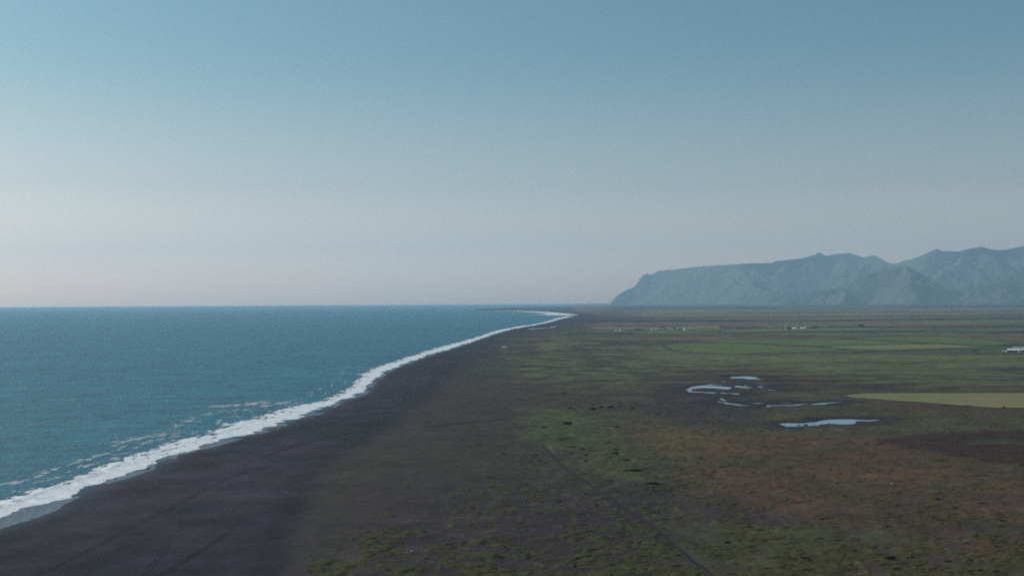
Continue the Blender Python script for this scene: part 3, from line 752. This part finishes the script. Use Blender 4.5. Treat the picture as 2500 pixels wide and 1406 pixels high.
# ------------------------------------------------------------------ eroded turf mounds one can tell apart
M_turf = plain_mat("turf_cap", (.046, .056, .022), .95, .35, .9, .1)
M_rturf = plain_mat("rust_turf_cap", (.066, .044, .025), .95, .3, .9, .1)
M_earth = plain_mat("bare_dark_earth", (.032, .024, .023), .95, .3, .9, .1)
def mound(px, py, wpx, hpx, label, cap=None, seed=0, dark=True):
    rs = np.random.RandomState(seed + 40)
    c = unproj([px], [py], PLAIN)[0]; r = math.hypot(*c); m_per_px = r / F
    w = wpx * m_per_px * .5; h = max(.45, hpx * m_per_px * .78); d = w * .55
    z0 = float(local_z(np.array([c[0]]), np.array([c[1]]))[0]) - .3
    root = bpy.data.objects.new("turf_mound", None); COL.objects.link(root); root.location = (c[0], c[1], z0)
    tag(root, label, "mound", "eroded turf mounds on the near plain")
    na, nl = 26, 7
    th = np.linspace(0, 2 * math.pi, na, endpoint=False)
    jr = 1 + .22 * perlin(np.cos(th) * 1.6 + seed, np.sin(th) * 1.6, seed) + .06 * rs.randn(na)
    def shell(scale, zlo, zhi, profile):
        V = []
        for l in range(nl):
            t = l / (nl - 1.0)
            rad_, zz = profile(t)
            V.append(np.c_[np.cos(th) * w * jr * rad_ * scale, np.sin(th) * d * jr * rad_ * scale, np.full(na, zlo + (zhi - zlo) * zz) * (1 + .12 * perlin(np.cos(th) * 2 + l, np.sin(th) * 2, seed + 5))])
        V.append([[0, 0, zhi * 1.02]])
        V = np.concatenate(V); Fc = []
        for l in range(nl - 1):
            for a in range(na):
                b = (a + 1) % na; Fc.append((l * na + a, l * na + b, (l + 1) * na + b, (l + 1) * na + a))
        for a in range(na): Fc.append(((nl - 1) * na + a, (nl - 1) * na + (a + 1) % na, nl * na))
        return V, Fc
    V, Fc = shell(.97, 0, h * .80, lambda t: (1.0 - .42 * t ** 1.3 - (.3 if t > .99 else 0), t))
    new_mesh("earth_bank", V, Fc, M_earth if dark else M_path, root, smooth=False)
    V, Fc = shell(1.02, h * .45, h * 1.12, lambda t: (math.cos(t * 1.45) * .93 - .05 * t, t ** .8))
    V = np.array(V); side = rs.uniform(-.35, .35)
    V[:, 1] += d * .16; V[:, 2] += V[:, 1] / d * (-.34 * h) * (np.hypot(V[:, 0] / w, V[:, 1] / d) > .35) + side * V[:, 0] / w * h * .3
    new_mesh("turf_cap", V, Fc, cap or M_turf, root, smooth=True)
    return root
MOUNDS = [
    (1590, 1183, 44, 8, "widest dark hollowed mound at the lower end of the green dune", M_rturf, 1),
    (1547, 1153, 46, 8, "long dark mound just above the widest hollowed one", None, 1),
    (1501, 1113, 22, 7, "compact near black mound in the middle of the dune chain", None, 1),
    (1530, 1128, 22, 6, "small rust capped mound right of the path, below the compact black one", M_rturf, 1),
    (1419, 1101, 18, 5, "small dark mound at the left of the dune chain", None, 1),
    (1397, 1096, 20, 5, "low rust topped mound beside the small dark left one", M_rturf, 0),
    (1430, 1116, 11, 6, "tiny dark mound below the left of the dune chain", None, 1),
    (1430, 1128, 13, 5, "tiny dark mound lowest at the left of the dune chain", None, 1),
    (1504, 1102, 14, 4, "tiny mound directly above the compact black one", None, 1),
    (1386, 1038, 25, 9, "dark tilted mound on the upper green patch", None, 1),
    (1328, 1044, 16, 5, "faint mound left of the tilted one on the upper green patch", None, 0),
    (1503, 1044, 18, 5, "rust topped mound on the rust heath edge", M_rturf, 1),
    (1392, 998, 14, 5, "leftmost mound of the far mound row", None, 1),
    (1402, 1000, 10, 4, "tiny mound next to the leftmost of the far row", None, 1),
    (1446, 1000, 22, 8, "large dark peaked mound in the far mound row", None, 1),
    (1467, 996, 13, 6, "slim tilted mound right of the peaked one in the far row", None, 1),
    (1490, 996, 15, 6, "dark round mound toward the right of the far row", None, 1),
    (1514, 992, 12, 4, "small low mound behind the right of the far row", None, 1),
    (1543, 997, 16, 5, "olive mound at the right end of the far row", None, 0),
    (1605, 1009, 14, 4, "lone small mound at the edge of the dark sand", None, 1),
    (1376, 960, 18, 4, "lone low mound on the plain above the far row", None, 1),
    (1774, 1325, 17, 9, "dark round bush like mound on the lower right grass", None, 1),
    (1792, 1335, 18, 5, "flat dark mound just below the round one on the lower right grass", None, 1),
    (2170, 1364, 30, 10, "brown rounded mound near the bottom right, left of a pair", M_rturf, 0),
    (2224, 1362, 24, 7, "low brown mound right of the rounded brown one", M_rturf, 0),
    (2366, 1369, 20, 9, "peaked brown mound at the bottom right", M_rturf, 1),
    (2312, 1371, 22, 8, "broad brown mound left of the peaked brown one", M_rturf, 0),
    (1963, 1393, 38, 11, "large olive mound at the bottom edge", None, 0),
    (2188, 1389, 24, 9, "dark brown mound at the bottom edge below the rounded pair", M_rturf, 1),
    (2390, 1393, 22, 9, "reddish brown mound at the bottom edge, left of the last one", M_rturf, 1),
    (2430, 1397, 26, 9, "last dark mound at the bottom edge toward the corner", M_rturf, 1),
    (1951, 1036, 14, 3, "low dark islet in the largest pond, leftmost of four", None, 1),
    (1968, 1035.5, 12, 4, "dark islet in the largest pond, second from the left", None, 1),
    (1988, 1033, 7, 2, "tiny round islet near the middle of the largest pond", None, 1),
    (2025, 1031.5, 10, 2, "thin islet toward the right of the largest pond", None, 1),
    (1832, 953, 9, 4, "small black mound between the bright pools", None, 1),
    (2451, 996, 10, 5, "small black mound on the lower edge of the stubble field", None, 1),
]
for i, (a, b, w_, h_, lab, cap, dk) in enumerate(MOUNDS):
    mound(a, b, w_, h_, lab, cap, i, bool(dk))

# two pale stones
M_stone = plain_mat("pale_stone", (.55, .56, .55), .8, .1, 3.0)
def stone(px, py, size, label):
    c = unproj([px], [py], PLAIN)[0]; z = float(local_z(np.array([c[0]]), np.array([c[1]]))[0])
    import bmesh
    bm = bmesh.new(); bmesh.ops.create_icosphere(bm, subdivisions=2, radius=1)
    for v in bm.verts:
        q = np.array([[v.co.x * 2 + px, v.co.y * 2 + v.co.z]]); j = 1 + .25 * float(perlin(q[:, 0], q[:, 1], 3)[0])
        v.co = (v.co.x * size * 1.2 * j, v.co.y * size * .8 * j, v.co.z * size * .7 * j)
    me = bpy.data.meshes.new("stone"); bm.to_mesh(me); bm.free(); me.materials.append(M_stone)
    o = bpy.data.objects.new("stone", me); o.location = (c[0], c[1], z + size * .35); COL.objects.link(o)
    tag(o, label, "stone")
stone(2177, 1182, .55, "tiny pale stone on the brown heath at the right")
stone(1005, 1347, .45, "tiny pale stone on the dark sand near the bottom")

# ------------------------------------------------------------------ farm buildings
M_white = plain_mat("white_painted_wall", (.72, .72, .70), .7, .06, .4)
M_wroof = plain_mat("white_sheet_roof", (.66, .65, .64), .5, .05, .4)
M_groof = plain_mat("grey_sheet_roof", (.30, .32, .34), .6, .1, .4)
M_droof = plain_mat("dark_roof", (.03, .028, .032), .8, .2, .4)
M_proof = plain_mat("faded_red_roof", (.42, .27, .25), .7, .1, .4)
M_dwall = plain_mat("dark_blue_wall", (.02, .035, .06), .8, .2, .4)
M_gwall = plain_mat("grey_concrete_wall", (.33, .34, .35), .8, .1, .4)
M_glass = plain_mat("dark_window_glass", (.02, .025, .03), .15, .1, 1.0, .5)
M_door = plain_mat("dark_door", (.035, .03, .03), .7, .1, 1.0)

def box_vf(x0, x1, y0, y1, z0, z1):
    V = [(x0, y0, z0), (x1, y0, z0), (x1, y1, z0), (x0, y1, z0), (x0, y0, z1), (x1, y0, z1), (x1, y1, z1), (x0, y1, z1)]
    return V, [(0, 3, 2, 1), (4, 5, 6, 7), (0, 1, 5, 4), (1, 2, 6, 5), (2, 3, 7, 6), (3, 0, 4, 7)]
def building(px, py, L, D, hw, hr, rot, mw, mr, label, cat="house", ndoor=1, nwin=4, name="farmhouse", group="farm buildings on the plain", big_door=False):
    c = unproj([px], [py], PLAIN)[0]
    root = bpy.data.objects.new(name, None); COL.objects.link(root); root.location = (c[0], c[1], PLAIN - .1)
    root.rotation_euler = (0, 0, R(rot)); tag(root, label, cat, group)
    x0, x1, y0, y1 = -L / 2, L / 2, -D / 2, D / 2
    V = [(x0, y0, 0), (x1, y0, 0), (x1, y1, 0), (x0, y1, 0), (x0, y0, hw), (x1, y0, hw), (x1, y1, hw), (x0, y1, hw), (x0, 0, hw + hr * .96), (x1, 0, hw + hr * .96)]
    new_mesh("wall", V, [(0, 1, 5, 4), (2, 3, 7, 6), (3, 0, 4, 8, 7), (1, 2, 6, 9, 5), (0, 3, 2, 1)], mw, root)
    e, t = .5, .25; ov = .4
    def ry(yy): return hw + hr * (1 - abs(yy) / (D / 2))
    V = []; 
    for xx in (x0 - ov, x1 + ov):
        for yy in (y0 - e, 0, y1 + e):
            V += [(xx, yy, ry(yy) + .02), (xx, yy, ry(yy) + t)]
    Fc = [(1, 7, 9, 3), (3, 9, 11, 5), (0, 2, 8, 6), (2, 4, 10, 8), (0, 1, 3, 2), (2, 3, 5, 4), (6, 8, 9, 7), (8, 10, 11, 9), (0, 6, 7, 1), (4, 5, 11, 10)]
    roof = new_mesh("roof", V, Fc, mr, root)
    if cat == "house":
        V, Fc = box_vf(L * .2, L * .2 + .9, -.45, .45, hw + hr * .6, hw + hr + 1.0); new_mesh("chimney", V, Fc, M_gwall, roof)
    slots = ndoor + nwin
    for i in range(slots):
        xc = x0 + L * (i + .5) / slots
        if i == slots // 2 and ndoor:
            wd, hd = (L * .16, hw * .8) if big_door else (1.1, 2.1)
            V, Fc = box_vf(xc - wd / 2, xc + wd / 2, y0 - .06, y0 + .02, 0.1, hd); d = new_mesh("door", V, Fc, M_door, root)
        else:
            V, Fc = box_vf(xc - .6, xc + .6, y0 - .05, y0 + .02, hw * .38, hw * .75); new_mesh("window", V, Fc, M_glass, root)
    V, Fc = box_vf(x0 - .05, x0 + .02, -.8, .8, hw * .4, hw * .8); new_mesh("window", V, Fc, M_glass, root)
    return root
# near white barns at the right edge
building(2474, 858.5, 26, 11, 3.4, 3.2, -4, M_dwall, M_wroof, "long white roofed barn, largest building, at the right edge", "barn", 1, 5, "barn", big_door=True)
building(2451, 858.3, 6, 5, 2.2, 1.5, 75, M_white, M_groof, "small pale shed at the left end of the long white barn", "shed", 1, 1, "shed")
building(2457.5, 859.8, 3.6, 4, 2.2, 1.2, 80, M_white, M_wroof, "tiny white shed against the gable of the long barn", "shed", 1, 0, "shed")
building(2507, 857.6, 24, 11, 3.2, 2.8, -4, M_dwall, M_wroof, "white roofed barn cut by the right edge", "barn", 1, 5, "barn", big_door=True)
building(2487, 852.4, 28, 10, 3.0, 2.4, -2, M_dwall, M_groof, "dark walled grey roofed barn behind the long white one", "barn", 1, 4, "barn", big_door=True)
building(2489, 860.6, 5, 4, 2.2, 1.3, 20, M_gwall, M_groof, "small grey shed between the two white barns", "shed", 1, 0, "shed")
# row of farms, middle distance
building(1505.5, 808.2, 6, 5, 2.6, 1.6, 30, M_white, M_groof, "faint pale hut at the far left of the building row", "hut", 1, 1, "hut")
building(1515, 807.8, 8, 6, 3.0, 2.2, 30, M_white, M_wroof, "small white hut next to the faint leftmost one", "hut", 1, 1, "hut")
building(1594, 806.8, 13, 9, 3.4, 3.0, 8, M_white, M_proof, "pink roofed white house left of the long faded red roof")
building(1610, 805.6, 30, 12, 3.2, 3.6, 4, M_gwall, M_proof, "long barn under a faded red roof in the building row", "barn", 1, 5, "barn", big_door=True)
building(1616, 803.4, 20, 12, 4.4, 3.6, 4, M_dwall, M_droof, "dark roofed barn behind the faded red roof", "barn", 1, 3, "barn", big_door=True)
building(1641.5, 806.2, 12, 9, 3.6, 3.0, -10, M_gwall, M_groof, "grey house in the middle of the building row")
building(1645, 803.6, 15, 10, 4.2, 3.2, -6, M_dwall, M_droof, "dark roofed house just behind the grey one")
building(1653.5, 805.8, 9, 8, 3.2, 2.4, 0, M_gwall, M_groof, "low grey shed right of the grey house", "shed", 1, 1, "shed")
building(1672, 806.6, 8.5, 8, 4.2, 3.2, 12, M_white, M_wroof, "bright white house at the right end of the building row")
# silo farm
building(1927, 803.6, 14, 10, 4.2, 3.2, 0, M_dwall, M_droof, "dark barn right beside the white silo", "barn", 1, 2, "barn", big_door=True)
building(1939, 803.4, 18, 11, 2.8, 3.4, -14, M_dwall, M_wroof, "white roofed barn second from the silo", "barn", 1, 3, "barn", big_door=True)
building(1960, 803.2, 21, 11, 2.6, 3.4, 0, M_gwall, M_wroof, "wide white roofed barn at the right of the silo farm", "barn", 1, 3, "barn", big_door=True)
building(1971, 801.0, 15, 10, 3.6, 3.0, 0, M_dwall, M_groof, "grey roofed shed behind the wide white roofed barn", "shed", 1, 2, "shed")
building(1990, 801.4, 12, 8, 3.0, 2.4, 0, M_dwall, M_droof, "low dark shed, last building right of the silo farm", "shed", 1, 1, "shed")
building(2102, 797.2, 17, 10, 4.4, 3.4, 0, M_dwall, M_droof, "lone dark barn far to the right of the silo farm", "barn", 1, 2, "barn", big_door=True)
# silo
c = unproj([1919], [803.4], PLAIN)[0]
root = bpy.data.objects.new("silo", None); COL.objects.link(root); root.location = (c[0], c[1], PLAIN - .1)
tag(root, "tall slim white farm silo with a domed cap", "silo")
th = np.linspace(0, 2 * math.pi, 24, endpoint=False)
V = [(2.3 * math.cos(a), 2.3 * math.sin(a), z) for z in (0, 16) for a in th]
new_mesh("shaft", V, [(i, (i + 1) % 24, 24 + (i + 1) % 24, 24 + i) for i in range(24)], M_gwall, root, True)
V = [(q * math.cos(a), q * math.sin(a), z) for q, z in ((2.45, 15.9), (2.2, 17), (1.3, 18)) for a in th] + [(0, 0, 18.4)]
new_mesh("dome", V, [(l * 24 + i, l * 24 + (i + 1) % 24, l * 24 + 24 + (i + 1) % 24, l * 24 + 24 + i) for l in range(2) for i in range(24)] + [(48 + i, 48 + (i + 1) % 24, 72) for i in range(24)], M_groof, root, True)
V, Fc = box_vf(-.3, .3, -2.65, -2.28, 0, 15.5); new_mesh("ladder", V, Fc, M_droof, root)

# ------------------------------------------------------------------ shelter belts: trunk, limbs and leafy crowns
M_bark = plain_mat("bark", (.05, .04, .03), .9, .2, 2)
M_leaf = plain_mat("shelter_leaves", (.028, .052, .024), .9, .35, .5, .1)
tree_src = []
def make_tree(seed):
    rs = np.random.RandomState(seed); H = 7.0
    V, Fc = [], []
    for l, (z, r_) in enumerate([(0, .28), (2, .2), (4.5, .12), (6, .05)]):
        V += [(r_ * math.cos(a) + .1 * l, r_ * math.sin(a), z) for a in np.linspace(0, 2 * math.pi, 7)[:-1]]
    for l in range(3):
        for a in range(6): b = (a + 1) % 6; Fc.append((l * 6 + a, l * 6 + b, l * 6 + 6 + b, l * 6 + 6 + a))
    tmesh = (V, Fc)
    N = 260
    p = rs.randn(N, 3); p /= np.linalg.norm(p, axis=1)[:, None]; p *= rs.rand(N, 1) ** .4
    lobes = rs.randn(6, 3) * [1.4, 1.4, 1.1]
    p = p * [1.7, 1.7, 1.6] + lobes[rs.randint(0, 6, N)]; p[:, 2] += 4.2
    V2_, F2_ = [], []
    for q in p:
        a = rs.randn(3); a /= np.linalg.norm(a); b = np.cross(a, rs.randn(3)); b /= np.linalg.norm(b); s_ = rs.uniform(.3, .6); i = len(V2_)
        V2_ += [q - a * s_, q - b * s_ * .6, q + a * s_, q + b * s_ * .6]; F2_.append((i, i + 1, i + 2, i + 3))
    return tmesh, (V2_, F2_)
def tree(px, py, scale, label, seed, proto={}):
    c = unproj([px], [py], PLAIN)[0]
    key = seed % 4
    if key not in proto:
        t, cr = make_tree(key)
        o1 = new_mesh("trunk", *t, M_bark); o2 = new_mesh("crown", cr[0], cr[1], M_leaf)
        proto[key] = (o1.data, o2.data); bpy.data.objects.remove(o1); bpy.data.objects.remove(o2)
    root = bpy.data.objects.new("shelter_tree", None); COL.objects.link(root); root.location = (c[0], c[1], PLAIN - .1)
    root.rotation_euler = (0, 0, seed * 1.3); root.scale = (scale * 1.25, scale * 1.25, scale)
    tag(root, label, "tree", "trees sheltering the farms")
    for nm, d in zip(("trunk", "crown"), proto[key]):
        o = bpy.data.objects.new(nm, d); COL.objects.link(o); o.parent = root
BELTS = [([(1550, 807.4), (1553.5, 807.8), (1557, 807.2), (1560.5, 808), (1564, 807.4), (1568, 808)], 1.25, "dark tree of the clump between the white huts and the pink roofed house"),
         ([(1658, 806.6), (1661, 806.8), (1664.5, 806.6)], .95, "dark tree between the low grey shed and the bright white house"),
         ([(1686, 808.4), (1691, 808.6), (1696, 808.4), (1702, 808.8)], .55, "low bush of the dark hedge right of the bright white house"),
         ([(1733, 808.6), (1740, 808.4), (1747, 808.6), (1754, 808.4), (1760, 808.4)], .55, "low bush of the farther dark hedge at the right of the building row"),
         ([(1896, 798.6), (1899, 798.8)], .6, "small dark bush behind and left of the white silo"),
         ([(2450, 863.5), (2459, 866), (2466, 864.5), (2475, 866.5), (2486, 864.5), (2494, 866), (2503, 864)], .42, "dark shrub in front of the long white roofed barn")]
sd_ = 0
for pts, sc2, lab in BELTS:
    for (a, b) in pts:
        sd_ += 1; tree(a, b, sc2, lab, sd_)

# ------------------------------------------------------------------ mountains
SIL = [(1484, 742), (1490, 739), (1495, 733), (1510, 718), (1530, 706), (1548, 700), (1557, 688), (1568, 672), (1580, 667), (1590, 670), (1606, 661), (1650, 656.5),
       (1700, 651), (1750, 647), (1800, 644.5), (1815, 643), (1850, 642), (1885, 641), (1893, 637), (1910, 635), (1940, 632), (1955, 630.5), (1988, 622),
       (2000, 615.5), (2018, 624), (2035, 620.5), (2073, 617), (2090, 622), (2108, 628.5), (2133, 623), (2150, 630), (2165, 640), (2180, 643), (2195, 641.5), (2205, 636),
       (2222, 633), (2250, 623), (2270, 614), (2287, 607), (2300, 612), (2320, 612.5), (2340, 614), (2365, 607), (2397, 602), (2420, 608), (2440, 610), (2470, 606), (2500, 600),
       (2560, 590), (2640, 598), (2740, 580), (2860, 590), (3000, 585)]
silx = np.array([p[0] for p in SIL], float); sily = np.array([p[1] for p in SIL], float)
def crest_pt(px, r, py=None):
    py_ = np.interp(px, silx, sily) if py is None else py
    d = raydir([px], [py_])[:, 0]; hd = math.hypot(d[0], d[1])
    return np.array([d[0] / hd * r, d[1] / hd * r, CAM_Z + d[2] / hd * r])
def Rc(px): return 35500 + 900 * math.sin(px * .013) - 900 * min(1, max(0, (px - 2200) / 500))
ridges = []      # (A, B, slope)
xs_ = sorted(set(list(np.arange(1484, 3000, 7.0)) + [p[0] for p in SIL]))
cps = [crest_pt(x, Rc(x)) for x in xs_]
for a, b in zip(cps[:-1], cps[1:]): ridges.append((a, b, 2.6 if CX + F * a[0] / a[1] < 1640 else 1.4))
rs = np.random.RandomState(8)
x = 1730.0
while x < 2950:
    c = crest_pt(x, Rc(x)); u = c[:2] / np.hypot(*c[:2]); side = np.array([u[1], -u[0]])
    L = rs.uniform(2300, 4300); q = c.copy(); lat = rs.uniform(-.6, .15) if x > 1950 else rs.uniform(-.1, .4); H = c[2] * .9
    steps = 5; prev = np.array([*(c[:2] - u * 150), H])
    for i_ in range(1, steps + 1):
        t = i_ / steps
        pt = c[:2] - u * (L * t) + side * (lat * L * t + rs.uniform(-150, 150))
        hh = H * (1 - t) ** rs.uniform(.8, 1.1) + 20
        nxt = np.array([pt[0], pt[1], hh]); ridges.append((prev, nxt, .55)); prev = nxt
    x += rs.uniform(34, 80)
# the nearer pyramid hill, its long left spur and the right toe
def hp(px, py, r): return crest_pt(px, r * .86, py)
PK = hp(2203, 643, 32600)
near_ridges = []
def chain(pts, sl):
    for a, b in zip(pts[:-1], pts[1:]): near_ridges.append((a, b, sl))
chain([PK, hp(2160, 657, 32300), hp(2110, 672, 32000), hp(2060, 688, 31700), hp(2010, 704, 31400), hp(1950, 722, 31100), hp(1880, 737, 30900)], .62)
chain([PK, hp(2215, 668, 31600), hp(2225, 695, 30500), hp(2222, 725, 29600)], .62)
chain([PK, hp(2232, 652, 32800), hp(2262, 668, 33000), hp(2300, 690, 32600), hp(2316, 712, 32200)], 1.0)
chain([hp(2080, 684, 31800), hp(2060, 706, 31000), hp(2050, 728, 30100)], .6)
chain([hp(1890, 708, 32600), hp(1925, 712, 32200), hp(1870, 728, 31500)], .55)
chain([hp(2480, 668, 32500), hp(2430, 682, 31800), hp(2390, 700, 31300), hp(2350, 728, 30800)], .6)
chain([hp(2480, 668, 32500), hp(2600, 640, 33000), hp(2800, 650, 33000)], .6)
maz0 = math.atan2((1440 - CX), F); maz1 = math.atan2(2900 - CX, F)
ma = np.linspace(maz0, maz1, 640); mr = np.concatenate([np.linspace(28800, 33500, 80), np.linspace(33525, 36600, 150), np.linspace(36800, 41000, 24)])
mx = (mr[:, None] * np.sin(ma)[None]).ravel(); my = (mr[:, None] * np.cos(ma)[None]).ravel()
def field_h(rl):
    h = np.full(mx.shape, -400.0)
    near_c = sstep(100, 900, np.abs(np.hypot(mx, my) - 35500 + 300))
    wx = mx + 300 * near_c * fbm(mx, my, 1300, 4, 701); wy = my + 300 * near_c * fbm(mx, my, 1300, 4, 702)
    for A, B, sl_ in rl:
        X_, Y_ = (mx, my) if sl_ > 1.3 else (wx, wy)
        ex, ey = B[0] - A[0], B[1] - A[1]
        t = np.clip(((X_ - A[0]) * ex + (Y_ - A[1]) * ey) / (ex * ex + ey * ey + 1e-9), 0, 1)
        d = np.hypot(X_ - A[0] - t * ex, Y_ - A[1] - t * ey)
        hr = A[2] + (B[2] - A[2]) * t
        h = np.maximum(h, hr - sl_ * d * (1 - .25 * np.clip(d / 3000, 0, 1)))
    return h
k = NT("mountain_rock")
r1 = k.noise(.0022, 6, .62); r2 = k.noise(.009, 5, .65)
sn = k.n("SeparateXYZ"); k.l(k.n("NewGeometry").outputs["Normal"], sn.inputs[0])
c_ = k.mix(k.rng(r1, .38, .62), (.066, .090, .064), (.105, .104, .082))
c_ = k.mix(k.rng(r2, .4, .7, 0, .4), c_, (.085, .078, .070))
k.l(c_, k.b.inputs["Base Color"]); k.b.inputs["Roughness"].default_value = .95; k.b.inputs["Specular IOR Level"].default_value = .05
M_mtn = k.m
for nm, rl, lab in (("mountains", ridges, "hazy blue flat topped headland rising into a jagged mountain ridge"), ("foothill", near_ridges, "nearer pointed hill with long spurs in front of the mountain ridge")):
    if nm == 'foothill':
        mr = np.linspace(24200, 31500, 200)
        mx = (mr[:, None] * np.sin(ma)[None]).ravel(); my = (mr[:, None] * np.cos(ma)[None]).ravel()
    h = field_h(rl)
    er = np.abs(fbm(mx, my, 1100, 5, 720, .55)); er2 = np.abs(fbm(mx, my, 380, 4, 730, .6))
    ref = np.clip(h / 700, 0, 1)
    wgt = np.clip(h / 200, 0, 1)
    if nm == "mountains":
        # keep the crest line exact, carve the flanks
        rcv = np.interp((ma - maz0) / (maz1 - maz0), np.linspace(0, 1, 200), [Rc(CX + F * math.tan(a)) for a in np.linspace(maz0, maz1, 200)])
        dc = np.abs(mr[:, None] - rcv[None]).ravel()
        wgt = wgt * sstep(0, 1100, dc)
    else:
        wgt = wgt * .6
    h = h + wgt * (70 - 300 * er - 80 * er2) * .9 - (40 if nm != "mountains" else 0)
    V = np.stack([mx, my, h], 1); Fm = grid_faces(len(mr), len(ma))
    kp = (h[Fm] > -40).any(1)
    V, Fm = compact(V, Fm[kp])
    o = new_mesh(nm, V, Fm, M_mtn, smooth=True); tag(o, lab, None, None, "structure")

# ------------------------------------------------------------------ haze
HAZE_DENSITY = 3.0e-5
hz = bpy.data.materials.new("haze_air"); hz.use_nodes = True
hn = hz.node_tree
for n in list(hn.nodes): hn.nodes.remove(n)
ho = hn.nodes.new("ShaderNodeOutputMaterial"); hv = hn.nodes.new("ShaderNodeVolumePrincipled")
hv.inputs["Color"].default_value = (.52, .80, 1.0, 1); hv.inputs["Density"].default_value = HAZE_DENSITY
hv.inputs["Anisotropy"].default_value = .25
hn.links.new(hv.outputs[0], ho.inputs["Volume"])
V, Fc = box_vf(-47500, 47500, -47500, 47500, -9.0, 2300.0)
haze = new_mesh("haze", V, Fc, hz)
tag(haze, "thin blue sea haze over the coast", "haze", None, "stuff")
